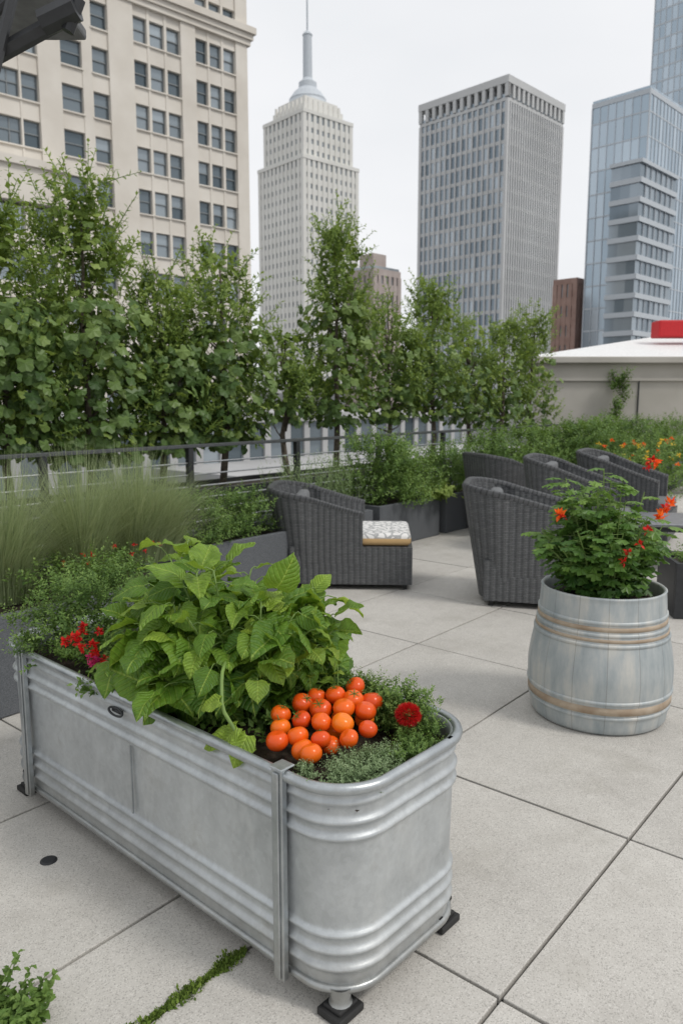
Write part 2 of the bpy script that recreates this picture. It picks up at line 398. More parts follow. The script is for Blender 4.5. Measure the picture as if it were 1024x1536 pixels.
def ring(mb,off,z,r,sides=10):
    p=rr(off,seg=12); pts=[(x,y,z) for x,y in p]; pts.append(pts[0]); pts.append(pts[1]); mb.tube(pts,r,sides,caps=False)
mb=MB(); ring(mb,.008,.645,.0155); ring(mb,-.010,ZB+.002,.012); mb.build('rolled_rim',M['galvtrim'],tank,smooth=True)
mb=MB(); mb.add([(x,y,ZB+.004) for x,y in rr(-.015)],[list(range(4*13))[::-1]]); mb.build('tank_floor',M['galvtrim'],tank)
mb=MB()
for y in (.215,1.645):
    mb.box(-.026,-.006,y-.020,y+.020,ZB-.015,.662)
    mb.box(-.032,-.0262,y-.011,y+.011,ZB-.01,.655)
    mb.box(-.03,.02,y-.024,y+.024,.6622,.668)
mb.build('side_strap',M['galvtrim'],tank,bevel=.003)
mb=MB()
mb.box(-.0065,-.001,.93-.003,.93+.003,.255,.49)
mb.build('sheet_seam',M['galvtrim'],tank)
mb=MB(); pts=[(-.022+.004*math.sin(a),.98+.040*math.cos(a),.598+.011*math.sin(a)) for a in np.linspace(0,2*math.pi,24)]
mb.tube(pts,.004,6,caps=False); mb.box(-.02,-.008,.955,1.005,.594,.602); mb.build('handle',M['darkmetal'],tank,smooth=True)
mb=MB()
for x,y in ((.055,.065),(.52,.07),(.06,1.79),(.52,1.79)):
    mb.box(x-.048,x+.048,y-.042,y+.042,.002,.024); mb.box(x-.036,x+.036,y-.03,y+.03,.0242,.036)
mb.build('feet',M['black'],tank,bevel=.004)
mb=MB()
for x,y in ((.055,.065),(.52,.07),(.06,1.79),(.52,1.79)): mb.lathe([(.032,.036),(.026,.045),(.034,ZB+.01)],16,(x,y,0))
mb.build('leg_cups',M['galvtrim'],tank,smooth=True)
mb=MB(); zz=.585
gx,gy=24,70; V=[];F=[]
for i in range(gy):
    for j in range(gx):
        V.append((.02+(W_-.04)*j/(gx-1),.02+(L_-.04)*i/(gy-1),zz+R.normal(0,.006)))
for i in range(gy-1):
    for j in range(gx-1):
        x=.02+(W_-.04)*(j+.5)/(gx-1); y=.02+(L_-.04)*(i+.5)/(gy-1)
        dx=max(0,RC-x,x-(W_-RC)); dy=max(0,RC-y,y-(L_-RC))
        if math.hypot(dx,dy)<RC-.012: a=i*gx+j; F.append((a,a+1,a+gx+1,a+gx))
mb.add(V,F); mb.build('soil',M['soil'],tank)

def leafy(name,parent,bases,n_st,kl,size,mat):
    root=empty(name,(0,0,0),0,parent)
    mbs=MB(); ml=MB()
    for i in range(n_st):
        bx,by,rxx,ryy,hm=bases[R.integers(len(bases))]
        s=np.array([bx+R.normal(0,.03),by+R.normal(0,.05),.57])
        a=R.uniform(0,2*math.pi); q=math.sqrt(R.random())
        tip=np.array([bx+rxx*q*math.cos(a),by+ryy*q*math.sin(a),.60+(hm-.6)*(1-.66*q*q)*R.uniform(.72,1.05)])
        mid=(s+tip)/2+np.array([0,0,.10])+R.normal(0,.02,3)
        pts=[(1-t)**2*s+2*t*(1-t)*mid+t*t*tip for t in np.linspace(0,1,7)]
        mbs.tube(pts,np.linspace(.006,.0025,7),6,t=.5)
        for j in range(kl):
            t=1-.85*(j/kl)*R.uniform(.7,1.1); t=min(max(t,.15),1)
            p=(1-t)**2*s+2*t*(1-t)*mid+t*t*tip
            aa=j*2.4+R.uniform(-.5,.5)+a
            d=np.array([math.cos(aa),math.sin(aa),R.uniform(-.1,.6)]); d/=np.linalg.norm(d)
            pl=R.uniform(.02,.065); e=p+d*pl
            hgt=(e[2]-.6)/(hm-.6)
            d2=d+np.array([0,0,R.uniform(-.95,.25) if hgt<.8 else R.uniform(-.5,.7)])
            sz=size*R.uniform(.5,1.3)*(.5+.5*min(1,(1.25-t)*2.2))
            nn=UP+1.6*np.array([e[0]-bx,e[1]-by,0])+R.normal(0,.38,3)
            tip_y=(e+d2/np.linalg.norm(d2)*sz)[1]
            if tip_y<.44 and e[2]<.80: continue     # keep the tomato corner open
            mbs.tube([p,(p+e)/2+np.array([0,0,.008]),e],[.0022,.002,.0018],4,caps=False)
            young=.22 if sz<.075 else 0
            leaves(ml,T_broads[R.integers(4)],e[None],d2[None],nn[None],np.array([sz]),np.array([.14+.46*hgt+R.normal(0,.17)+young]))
    mbs.build('stems',M['stem'],root,smooth=True); ml.build('leaves',mat,root,smooth=True)
    return root
leafy('squash_plant',tank,[(.30,.60,.24,.20,1.02),(.27,.72,.26,.22,1.09),(.25,.92,.24,.22,1.12),(.15,.82,.20,.34,.95),(.3,1.0,.2,.2,1.09),(.42,.58,.16,.22,.98)],125,7,.118,M['lf_squash'])
mb=MB(); v=[np.array(p) for p in ((.16,.62,.84),(.05,.52,.82),(.0,.46,.75),(.02,.42,.68),(.03,.37,.65))]
pts=[]
for t in np.linspace(0,1,14):
    k=t*(len(v)-1); i=min(int(k),len(v)-2); f=k-i; pts.append(v[i]*(1-f)+v[i+1]*f)
mb.tube(pts,.0055,7); vr=empty('trailing_vine',(0,0,0),0,tank); mb.build('vine_stem',M['stem'],vr,smooth=True)
ml=MB()
for p,d,s in (((.02,.42,.70),(-.4,.4,-.5),.075),((.03,.39,.68),(-.6,-.1,-.4),.085),((.03,.37,.66),(-.4,.7,-.3),.08),((.0,.47,.77),(-.5,.7,-.2),.065),((.04,.46,.66),(-.5,.4,-.1),.09)):
    leaves(ml,T_broads[0],np.array([p]),np.array([d]),np.array([(-.4,-.3,.9)]),np.array([s]),np.array([.8]))
ml.build('vine_leaves',M['lf_squash'],vr,smooth=True)
mb=MB(); crown(mb,(.27,1.55),.29,.29,.60,.92,900,12,.021,ln=.10,tpl=T_small,up=1.1,tb=.42,prof=lambda h:math.sqrt(max(0,1-h*h*.8)),cl_n=8)
crown(mb,(.05,1.62),.08,.2,.60,.76,200,12,.02,ln=.09,tpl=T_small,up=.8,tb=.5,prof=lambda h:1)
mb.build('herb_bush',M['lf_fine'],tank)
mb=MB(); crown(mb,(.09,1.20),.09,.16,.58,.68,220,9,.030,ln=.08,tb=.4,prof=lambda h:1); 
mb.build('flowering_foliage',M['lf_fine'],tank)
def blooms(name,centers,r,mat,parent,npet=26,tpl=T_small,size=None):
    mb=MB()
    for c in centers:
        d=nrm(rnd(npet)+UP*.5); sz=np.full(npet,size or r*.8)*R.uniform(.7,1.2,npet)
        leaves(mb,tpl,np.array(c)+d*r*.35*R.random((npet,1)),d,nrm(rnd(npet)+UP),sz,R.uniform(0,1,npet))
    return mb.build(name,mat,parent)
blooms('red_flowers',[(.02+R.uniform(-.04,.08),1.24+R.uniform(-.10,.10),.745+R.uniform(-.03,.05)) for _ in range(12)],.023,M['petal_red'],tank)
blooms('pink_flowers',[(.0+R.uniform(-.02,.04),1.16+R.uniform(-.03,.03),.71+R.uniform(-.02,.02)) for _ in range(4)],.02,M['petal_pink'],tank)
mb=MB(); crown(mb,(.2,1.0),.15,.25,.57,.68,170,8,.04,ln=.09,tb=.35,prof=lambda h:1); crown(mb,(.3,.72),.2,.22,.57,.68,200,8,.04,ln=.09,tb=.25,prof=lambda h:1)
mb.build('ground_cover',M['lf_fine'],tank)
# --- tomatoes heaped in the near corner
mt=MB(); mc=MB()
tp=[(.085,.215,.655),(.12,.30,.665),(.18,.345,.680),(.145,.235,.668),(.20,.285,.685),(.255,.34,.69),(.235,.235,.685),(.29,.280,.70),(.335,.235,.69),(.275,.175,.672),(.355,.30,.70),(.40,.265,.69),(.205,.185,.665),(.07,.33,.66),(.33,.35,.71),(.25,.41,.69),(.16,.41,.685),(.41,.34,.715),(.10,.26,.645),(.31,.31,.65),(.25,.28,.645),(.18,.23,.64),(.36,.26,.65),(.12,.37,.67),(.30,.40,.70)]
for i,(x,y,z) in enumerate(tp):
    x+=.012; y-=.005; z+=.008
    r=R.uniform(.0265,.034)
    V=[];F=[];nu,nv=22,14; ax=nrm(np.array([R.normal(0,.5),R.normal(0,.5),1.]))
    a_=nrm(np.cross(ax,[1,.2,0])); b_=np.cross(ax,a_)
    for j in range(nv+1):
        ph=math.pi*j/nv
        for k in range(nu):
            th=2*math.pi*k/nu; rr_=r*math.sin(ph)*(1+.02*math.cos(5*th)); h=r*.88*math.cos(ph)-r*.16*math.exp(-(ph/.35)**2)
            V.append(np.array([x,y,z])+a_*rr_*math.cos(th)+b_*rr_*math.sin(th)+ax*h)
    for j in range(nv):
        for k in range(nu): F.append((j*nu+k,j*nu+(k+1)%nu,(j+1)*nu+(k+1)%nu,(j+1)*nu+k))
    mt.add(V,F,R.random())
    if R.random()<.4:
        top=np.array([x,y,z])+ax*r*.75; n_=6; an=np.arange(n_)*2*math.pi/n_+R.random()
        d=a_*np.cos(an)[:,None]+b_*np.sin(an)[:,None]
        leaves(mc,T_narrow,np.tile(top,(n_,1)),d+ax*.15,np.tile(ax,(n_,1)),np.full(n_,.022),np.full(n_,.5))
        mc.tube([top,top+ax*.012+R.normal(0,.003,3)],.0015,5)
tr=empty('tomatoes',(0,0,0),0,tank); mt.build('fruit',M['tomato'],tr,smooth=True); mc.build('calyx',M['lf_fine'],tr)
mb=MB(); crown(mb,(.165,.095),.115,.065,.60,.650,800,12,.0100,ln=.040,tpl=T_small,tb=.5,prof=lambda h:1,up=.8,cl_n=7,jz=.5)
crown(mb,(.045,.18),.015,.04,.60,.635,90,12,.0100,ln=.035,tb=.5,prof=lambda h:1)
mb.build('thyme',M['lf_thyme'],tank)
mb=MB(); crown(mb,(.490,.26),.055,.17,.60,.71,900,13,.0140,ln=.055,tpl=T_small,tb=.5,prof=lambda h:1,up=.9,cl_n=7)
crown(mb,(.37,.075),.13,.045,.59,.645,420,12,.011,ln=.04,tb=.4,prof=lambda h:1,up=.9,cl_n=7)
mb.build('parsley',M['lf_fine'],tank)
mb=MB(); nn_=1500; d=nrm(rnd(nn_)+UP*.4); P=np.array([.415,.125,.695])+d*np.array([.036,.036,.031])
leaves(mb,T_narrow,P-d*.008,d+rnd(nn_,.25),nrm(rnd(nn_)),R.uniform(.010,.016,nn_),R.uniform(0,.7,nn_)); mb.build('celosia_flower',M['petal_red'],tank)
st=MB(); ml=MB()
S=np.array([(.43+R.normal(0,.03),.44+R.normal(0,.04),.58) for _ in range(16)]); Dd=np.array([(R.normal(0,.28),R.normal(0,.22),1) for _ in range(16)])
shoots(ml,T_broads[1],S,Dd,R.uniform(.18,.36,16),7,.055,curve=.1,tb=.45,stem=st)
pl=empty('pepper_plant',(0,0,0),0,tank); st.build('stalks',M['stem'],pl); ml.build('leaves',M['lf_squash'],pl,smooth=True)

# ================================================================ BARREL PLANTER
bar=empty('barrel_planter',(1.33,3.76,0),0)
bp=[(0,0.004),(.318,.004),(.328,.012)]
for z in np.linspace(.02,.66,36):
    t=z/.66; r=.330+.026*math.sin(math.pi*min(1,t*1.3))-.030*max(0,t-.42)*1.6
    bp.append((r,z))
rt=bp[-1][0]; bp+=[(rt+.003,.668),(rt-.004,.674),(rt-.014,.668),(rt-.018,.66),(rt-.020,.58)]
mb=MB(); mb.lathe(bp,96); mb.build('barrel_body',M['barrel'],bar,smooth=True)
def rb(z): return np.interp(z,[q[1] for q in bp[3:39]],[q[0] for q in bp[3:39]])
mb=MB()
for z in (.095,.172,.445,.495,.552):
    r=rb(z); mb.lathe([(r-.001,z-.010),(r+.005,z-.008),(r+.006,z),(r+.005,z+.008),(r-.001,z+.010)],96)
mb.build('hoops',M['barrel'],bar,smooth=True)
mb=MB()
for z,h in ((.133,.020),(.470,.009),(.523,.012)):
    r=rb(z); mb.lathe([(r-.001,z-h),(r+.0035,z-h+.002),(r+.0035,z+h-.002),(r-.001,z+h)],96)
mb.build('tan_bands',M['hoop'],bar,smooth=True)
mb=MB(); mb.lathe([(rt-.016,.60),(.2,.625),(.0,.63)],40); mb.build('soil',M['soil'],bar)
ml=MB(); st=MB()
for i in range(64):
    a=R.uniform(0,2*math.pi); q=math.sqrt(R.random()); s=np.array([.12*q*math.cos(a),.12*q*math.sin(a),.61])
    tip=np.array([-.02+.33*q*math.cos(a),.29*q*math.sin(a),.60+.80*(1-.62*q*q)*R.uniform(.5,1.0)])
    md=(s+tip)/2+np.array([0,0,.06]); pts=[(1-t)**2*s+2*t*(1-t)*md+t*t*tip for t in np.linspace(0,1,6)]
    st.tube(pts,np.linspace(.006,.0025,6),5)
    for j in range(19):
        t=1-.9*R.random(); p=(1-t)**2*s+2*t*(1-t)*md+t*t*tip
        aa=R.uniform(0,2*math.pi); d=np.array([math.cos(aa),math.sin(aa),R.uniform(-.2,.4)]); e=p+d*R.uniform(.02,.06)
        st.tube([p,e],[.0018,.0014],3,caps=False)
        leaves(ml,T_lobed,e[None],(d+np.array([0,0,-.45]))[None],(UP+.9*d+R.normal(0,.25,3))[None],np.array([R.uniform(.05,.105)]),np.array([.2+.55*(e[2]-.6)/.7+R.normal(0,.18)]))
shr=empty('flowering_shrub',(0,0,0),0,bar)
ml.build('leaves',M['lf_barrel'],shr); st.build('stems',M['stem'],shr)
bl=MB()
for c in ((-.27,-.12,1.05),(.22,-.16,1.07),(.27,-.10,1.10),(.19,-.20,1.05),(.20,-.06,1.30)):
    n_=16; d=nrm(rnd(n_)+np.array([0,-.4,.6])); leaves(bl,T_small,np.array(c)+d*.004,d,nrm(rnd(n_)+UP),R.uniform(.02,.045,n_),R.uniform(.0,.8,n_))
bl.build('orange_blooms',M['petal_orange'],shr)
blooms('red_blooms',[(-.26,-.14,1.04),(.0,-.31,.90),(.05,-.31,.94),(.18,-.07,1.31),(.23,-.16,1.09),(-.02,-.32,.86),(.1,-.28,1.0),(.16,-.07,1.28)],.028,M['petal_red'],shr,14)

# ================================================================ WICKER CHAIRS
def chair(name,loc,rz,depth=1.0,seat_ext=.25,hb=.86,ha=.62,cush='cushion',hw=.40,flare=.10):
    root=empty(name,(loc[0],loc[1],0),rz)
    r=.26; xa=depth-seat_ext; path=[]
    for x in np.linspace(xa,r,12): path.append((x,hw,0,1))
    for a in np.linspace(90,180,9)[1:]: path.append((r+r*math.cos(rad(a)),hw-r+r*math.sin(rad(a)),math.cos(rad(a)),math.sin(rad(a))))
    for y in np.linspace(hw-r,-(hw-r),8)[1:]: path.append((0,y,-1,0))
    for a in np.linspace(180,270,9)[1:]: path.append((r+r*math.cos(rad(a)),-(hw-r)+r*math.sin(rad(a)),math.cos(rad(a)),math.sin(rad(a))))
    for x in np.linspace(r,xa,12)[1:]: path.append((x,-hw,0,-1))
    n=len(path); xy=np.array([p[:2] for p in path]); s=np.concatenate([[0],np.cumsum(np.linalg.norm(np.diff(xy,axis=0),axis=1))])
    V=[];U=[];F=[];nz=10
    for side in (0,1):
        for i,(x,y,nx,ny) in enumerate(path):
            k=1-min(1,x/xa); h=ha+(hb-ha)*(k**1.1)
            for j in range(nz):
                if side==0: z=.05+(h-.05)*j/(nz-1)
                else: z=h-(h-.3)*j/(nz-1)
                fl_=(flare*max(0,-nx)+.03*abs(ny))*(z/hb)-.02
                o=fl_-(0 if side==0 else .055)
                V.append((x+nx*o,y+ny*o,z)); U.append((s[i],z,0))
    B=n*nz
    for side in (0,1):
        for i in range(n-1):
            for j in range(nz-1):
                a=side*B+i*nz+j; F.append((a,a+nz,a+nz+1,a+1))
    for i in range(n-1): F.append((i*nz+nz-1,(i+1)*nz+nz-1,B+(i+1)*nz,B+i*nz))
    for i in (0,n-1):
        for j in range(nz-1): F.append((i*nz+j,i*nz+j+1,B+i*nz+nz-2-j,B+i*nz+nz-1-j))
    mb=MB(); mb.add(V,F,.5,U); mb.build('wicker_shell',M['wicker'],root,smooth=False)
    mb=MB(); pts=[]
    for i,(x,y,nx,ny) in enumerate(path):
        k=1-min(1,x/xa); h=ha+(hb-ha)*(k**1.1); o=(flare*max(0,-nx)+.03*abs(ny))*(h/hb)-.02-.0275
        pts.append((x+nx*o,y+ny*o,h))
    mb.tube(pts,.031,8); mb.build('top_roll',M['wicker'],root,smooth=True)
    mb=MB()
    def wbox(x0,x1,y0,y1,z0,z1):
        per=[(x0,y0),(x1,y0),(x1,y1),(x0,y1),(x0,y0)]; d=0
        for k in range(4):
            (a,b_),(c,d_)=per[k],per[k+1]; l=math.hypot(c-a,d_-b_)
            mb.add([(a,b_,z0),(c,d_,z0),(c,d_,z1),(a,b_,z1)],[(0,1,2,3)],.5,[(d,z0,0),(d+l,z0,0),(d+l,z1,0),(d,z1,0)]); d+=l
        mb.add([(x0,y0,z1),(x1,y0,z1),(x1,y1,z1),(x0,y1,z1)],[(0,1,2,3)],.5,[(x0,y0,0),(x1,y0,0),(x1,y1,0),(x0,y1,0)])
    wbox(.06,depth,-hw+.012,hw-.012,.05,.37)
    mb.build('seat_base',M['wicker'],root)
    mb=MB(); mb.box(.08,depth-.01,-hw+.05,hw-.05,.375,.48); c=mb.build('seat_cushion',M[cush],root,bevel=.04,smooth=True)
    c.modifiers['b'].segments=4
    mb=MB(); mb.box(.06,.17,-hw+.08,hw-.08,.47,hb-.06); c=mb.build('back_cushion',M['cushion'],root,bevel=.04,smooth=True); c.modifiers['b'].segments=4
    mb=MB()
    for x in (.12,depth-.06):
        for y in (-hw+.07,hw-.07): mb.box(x-.02,x+.02,y-.02,y+.02,0.001,.05)
    mb.build('feet',M['black'],root)
    return root
chair('wicker_armchair',(-.48,6.72),rad(-3),depth=1.1,seat_ext=.42,hb=.84,ha=.64,cush='patcush',hw=.42,flare=.18)
chair('wicker_armchair',(1.14,6.15),rad(-14),depth=1.0,seat_ext=.12,hb=.93,ha=.70,flare=.16)
chair('wicker_armchair',(1.66,8.95),rad(24),depth=.95,seat_ext=.12,hb=.96,ha=.66,flare=.14)
chair('wicker_armchair',(2.10,8.1),rad(-25),depth=.95,seat_ext=.12,hb=1.0,ha=.70,flare=.14)
chair('wicker_armchair',(2.95,9.0),rad(-30),depth=.95,seat_ext=.12,hb=1.0,ha=.70,flare=.14)
tb=empty('patio_table',(3.25,7.3,0),rad(-10))
mb=MB(); mb.box(-.55,.45,-.4,.4,.43,.46); mb.build('table_top',M['steelrail'],tb,bevel=.006)
mb=MB()
for x in (-.5,.4):
    for y in (-.35,.35): mb.box(x-.02,x+.02,y-.02,y+.02,0.001,.43)
mb.box(-.48,.38,-.36,-.34,.38,.428); mb.box(-.48,.38,.34,.36,.38,.428); mb.build('table_frame',M['darkmetal'],tb)

# ================================================================ PLANTER BOXES
def planter(name,e2a,e2b,e1a,e1b,h,mat='stone_planter'):
    root=empty(name,(0,0,0),rad(50))
    t=.045; mb=MB()
    mb.box(e2a,e2b,e1a,e1a+t,0.003,h); mb.box(e2a,e2b,e1b-t,e1b,0.003,h)
    mb.box(e2a,e2a+t,e1a+t,e1b-t,0.003,h); mb.box(e2b-t,e2b,e1a+t,e1b-t,0.003,h)
    mb.build('planter_walls',M[mat],root,bevel=.006)
    mb=MB(); mb.box(e2a+t,e2b-t,e1a+t,e1b-t,.01,h-.05); mb.build('soil',M['soil'],root)
    return root
def ctr(e1,e2): p=E(e1,e2); return (p[0],p[1])
planter('stone_planter',-.6,2.95,3.66,4.6,.53)
planter('stone_planter',3.35,4.75,4.42,5.1,.50)
planter('stone_planter',5.1,6.3,4.85,5.5,.45)
planter('stone_planter',6.42,7.6,4.85,5.5,.47)
planter('stone_planter',7.75,8.9,4.85,5.5,.47)
planter('stone_planter',9.1,12.2,4.85,5.6,.47)
planter('stone_planter',12.4,17.2,4.2,5.6,.47)
planter('stone_planter',-6,22,6.55,7.35,.62,'darkmetal')
def grassclump(mb,c,n,h,spread,z0):
    K=6
    a=R.uniform(0,2*math.pi,n); q=np.sqrt(R.random(n))
    base=np.stack([c[0]+.13*q*np.cos(a)*spread/.4,c[1]+.13*q*np.sin(a)*spread/.4,np.full(n,z0)],1)
    out=np.stack([np.cos(a),np.sin(a),np.zeros(n)],1)+rnd(n,.25)*np.array([1,1,0])
    ln=h*R.uniform(.5,1.15,n); lean=R.uniform(.05,1.,n)*spread
    w=nrm(np.cross(out,UP))*R.uniform(.0013,.0028,n)[:,None]
    V=[]
    for j in range(K):
        t=j/(K-1)
        p=base+UP*(ln*(t-.32*lean/spread*t**2.4))[:,None]+out*(lean*(.25*t+.75*t**2.2)*1.1)[:,None]
        ww=w*(1-.85*t); V.append(p-ww); V.append(p+ww)
    V=np.stack(V,1).reshape(-1,3); tt=np.repeat(np.clip(R.normal(.45,.22,n),0,1),2*K)
    off=np.arange(n)*2*K+mb.n; mb.v.append(V); mb.t.append(tt); mb.uv.append(np.zeros_like(V))
    for j in range(K-1): mb.f.extend(np.stack([off+2*j,off+2*j+1,off+2*j+3,off+2*j+2],1).tolist())
    mb.n+=len(V)
mb=MB()
for e1,e2,h in ((4.15,1.35,.72),(4.1,1.95,.80),(4.2,2.5,.80),(4.3,2.95,.78),(4.15,.7,.7),(4.4,3.2,.66)):
    grassclump(mb,ctr(e1,e2),2100,h,.46,.49)
mb.build('ornamental_grass',M['lf_grass'])
mb=MB(); crown(mb,ctr(3.85,2.2),.5,.5,.48,.66,260,9,.035,ln=.12,prof=lambda h:1,tb=.45); mb.build('border_plants',M['lf_fine'])
blooms('border_blossoms',[(*ctr(3.8+R.normal(0,.06),2.45+R.uniform(-.3,.3)),.68+R.uniform(0,.08)) for _ in range(12)],.02,M['petal_red'],None,12)
def bush(name,c,r,z0,z1,n=420,k=11,size=.035,ln=.16,mat='lf_fine',tb=.45,tpl=T_small,up=.9,ry=None):
    mb=MB(); crown(mb,c,r,ry or r,z0,z1,n,k,size,ln=ln,tb=tb,tpl=tpl,up=up,prof=lambda h:math.sqrt(max(0,1-h*h*.85)),cl_n=10); return mb.build(name,M[mat])
bush('boxwood_bush',ctr(4.75,3.75),.36,.45,.82,650,size=.03,ln=.12)
bush('boxwood_bush',ctr(4.75,4.35),.34,.45,.80,600,size=.03,ln=.12)
mb=MB()
for e2 in (5.3,5.65,6.0):
    c=ctr(5.1,e2); n=120
    S=np.stack([c[0]+R.normal(0,.11,n),c[1]+R.normal(0,.11,n),np.full(n,.42)],1)
    shoots(mb,T_narrow,S,np.stack([R.normal(0,.16,n),R.normal(0,.16,n),np.ones(n)],1),R.uniform(.35,.70,n),22,.055,tb=.5,spread=.6)
mb.build('rosemary_plant',M['lf_rose'])
bush('leafy_shrub',ctr(5.15,6.75),.5,.42,1.10,800,size=.045,ln=.22,tb=.5)
bush('leafy_shrub',ctr(5.15,7.3),.42,.42,.98,600,size=.045,ln=.2,tb=.6)
bush('leafy_shrub',ctr(5.2,8.3),.5,.42,1.0,600,size=.045,ln=.2,tb=.45)
mb=MB(); n=26; c=ctr(4.85,7.55); S=np.tile(np.array([[c[0],c[1],.47]]),(n,1)); a=R.uniform(0,6.28,n)
shoots(mb,T_broads[1],S,np.stack([np.cos(a),np.sin(a),R.uniform(.2,1,n)],1),R.uniform(.2,.4,n),5,.10,curve=.3,tb=.65); mb.build('hosta_plant',M['lf_tree'])
for i,(e1,e2,r,z1,t) in enumerate(((5.2,9.6,.6,1.1,.4),(5.2,10.6,.65,1.1,.5),(5.2,11.6,.65,1.05,.35),(5.0,12.9,.75,1.15,.45),(4.9,14.1,.8,1.15,.35),(4.8,15.4,.8,1.15,.45),(4.7,16.6,.8,1.15,.35))):
    bush('shrub',ctr(e1,e2),r,.4,z1,520,size=.055,ln=.22,tb=t)
# ================================================================ RAILING
rl=empty('terrace_railing',(0,0,0),rad(50))
mb=MB(); y=6.0
for x in np.arange(-4.5,20,1.55): mb.box(x-.03,x+.03,y-.03,y+.03,0.001,1.13)
mb.build('posts',M['darkmetal'],rl,bevel=.004)
mb=MB(); mb.box(-5,20,y-.035,y+.035,1.132,1.165)
mb.build('top_rail',M['railmetal'],rl,bevel=.004)
mb=MB()
for z in (.14,.26,.38,.50,.62,.74,.86,.98): mb.tube([(-5,y,z),(20,y,z)],.009,6)
mb.build('bars',M['steelrail'],rl)

# ================================================================ TREES
def tree(name,e1,e2,z1,rx,n=330,zb=1.15,prof=None,big=260,size=.085,tb=.5,ry=None):
    c=ctr(e1,e2); root=empty(name,(0,0,0)); tk=MB()
    ht=z1-.6; wob=R.normal(0,.03,(7,2))
    pts=[(c[0]+wob[i,0],c[1]+wob[i,1],.55+ht*.9*i/6) for i in range(7)]
    tk.tube(pts,np.linspace(.045,.01,7),8)
    for i in range(16):
        h=R.uniform(.25,.85); a=R.uniform(0,6.28); z=.55+ht*.9*h; L=rx*R.uniform(.4,.85)*(1.15-h)
        s=np.array([c[0],c[1],z]); e=s+np.array([math.cos(a)*L,math.sin(a)*L,R.uniform(.1,.5)])
        m_=(s+e)/2+np.array([0,0,-.04]); tk.tube([s,m_,e],[.014,.009,.004],5)
    tk.build('trunk_and_limbs',M['bark'],root,smooth=True)
    st=MB(); ml=MB()
    crown(ml,c,rx,ry or rx,zb+.1,z1-.22,n,12,size,ln=.34,prof=prof,up=1.0,tb=tb,stem=st,curve=.12,tv=.24,cl_n=9)
    # broader leaves mixed through the whole crown
    nb=int(n*.9); h=R.random(nb); a=R.uniform(0,6.28,nb); q=np.sqrt(R.random(nb))*np.array([prof(x) for x in h])*rx*.95
    P=np.stack([c[0]+q*np.cos(a),c[1]+q*np.sin(a),zb+(z1-zb-.15)*h],1); out=np.stack([np.cos(a),np.sin(a),np.zeros(nb)],1)
    leaves(ml,T_grape,P,out*.6+rnd(nb,.4)+np.array([0,0,-.4]),nrm(out*.8+UP*.8+rnd(nb,.3)),R.uniform(.07,.125,nb),tb+R.normal(0,.22,nb))
    ml.build('crown_leaves',M['lf_tree'],root); st.build('twigs',M['stem'],root)
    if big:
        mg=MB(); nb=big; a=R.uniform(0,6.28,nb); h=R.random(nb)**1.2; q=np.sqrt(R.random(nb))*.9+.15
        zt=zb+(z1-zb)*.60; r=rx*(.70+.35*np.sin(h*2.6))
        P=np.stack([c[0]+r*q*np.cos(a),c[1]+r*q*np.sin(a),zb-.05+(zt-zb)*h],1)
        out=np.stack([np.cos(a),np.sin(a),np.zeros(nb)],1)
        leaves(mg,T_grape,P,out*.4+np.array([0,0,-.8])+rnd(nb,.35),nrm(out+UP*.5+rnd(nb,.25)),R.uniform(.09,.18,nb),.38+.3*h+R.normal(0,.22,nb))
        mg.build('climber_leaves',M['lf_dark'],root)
    return root
pc=lambda h:(1-h)**.55*.85+.15
pf=lambda h:.98 if h<.55 else .98-(h-.55)*1.5
tree('espalier_tree',6.75,2.45,3.30,.58,300,zb=1.2,prof=pf,big=520)
tree('espalier_tree',6.75,3.3,3.40,.60,320,zb=1.2,prof=pf,big=520)
tree('espalier_tree',6.75,4.15,3.65,.66,440,zb=1.1,prof=pf,big=600)
tree('espalier_tree',6.75,5.05,3.0,.50,250,zb=1.15,prof=pf,big=420)
tree('espalier_tree',6.75,5.9,3.4,.60,360,zb=1.15,prof=pf,big=520)
tree('espalier_tree',6.9,7.1,2.6,.34,110,zb=1.4,prof=pf,big=80)
tree('conical_tree',6.8,8.0,4.05,.60,440,zb=1.35,prof=pc,big=300)
tree('espalier_tree',6.8,9.2,3.1,.55,240,zb=1.4,prof=pf,big=200)
tree('espalier_tree',6.8,10.35,3.5,.64,320,zb=1.4,prof=pf,big=200)
tree('espalier_tree',6.8,11.5,3.1,.62,250,zb=1.3,prof=pf,big=150)
tree('espalier_tree',6.8,12.7,3.2,.6,250,zb=1.2,prof=pf,big=150)
tree('espalier_tree',6.8,13.9,3.45,.5,220,zb=1.1,prof=pf,big=110)

# ================================================================ RIGHT WALL
wl=empty('penthouse_wall',(0,0,0),0)
mb=MB(); mb.box(4.6,8.35,18.0,18.4,0,2.45,.4); mb.box(8.37,22,17.9,18.4,0,2.45,.6); mb.box(4.55,22,17.85,18.5,-.02,.2,.3)
mb.build('wall_panels',M['stucco'],wl)
mb=MB(); mb.box(4.5,22,17.8,18.6,2.452,2.60); mb.build('coping',M['stucco'],wl,bevel=.02)
mb=MB(); mb.add([(4.5,17.9,2.602),(22,17.9,2.602),(22,24,4.0),(10,24,3.6),(4.5,18.6,2.65)],[(0,1,2,3,4)]); mb.build('membrane_roof',M['whitecap'],wl)
mb=MB(); mb.box(4.7,8.3,17.93,17.998,2.05,2.12); mb.box(8.45,22,17.83,17.898,2.05,2.12); mb.box(8.351,8.369,17.95,18.1,0,2.44); mb.build('wall_trim',M['stucco'],wl)
mb=MB(); mb.box(6.95,6.975,17.97,17.998,.2,2.04); mb.box(10.4,10.425,17.87,17.898,.2,2.04); mb.box(12.6,12.625,17.87,17.898,.2,2.04); mb.build('panel_joints',M['darkmetal'],wl)
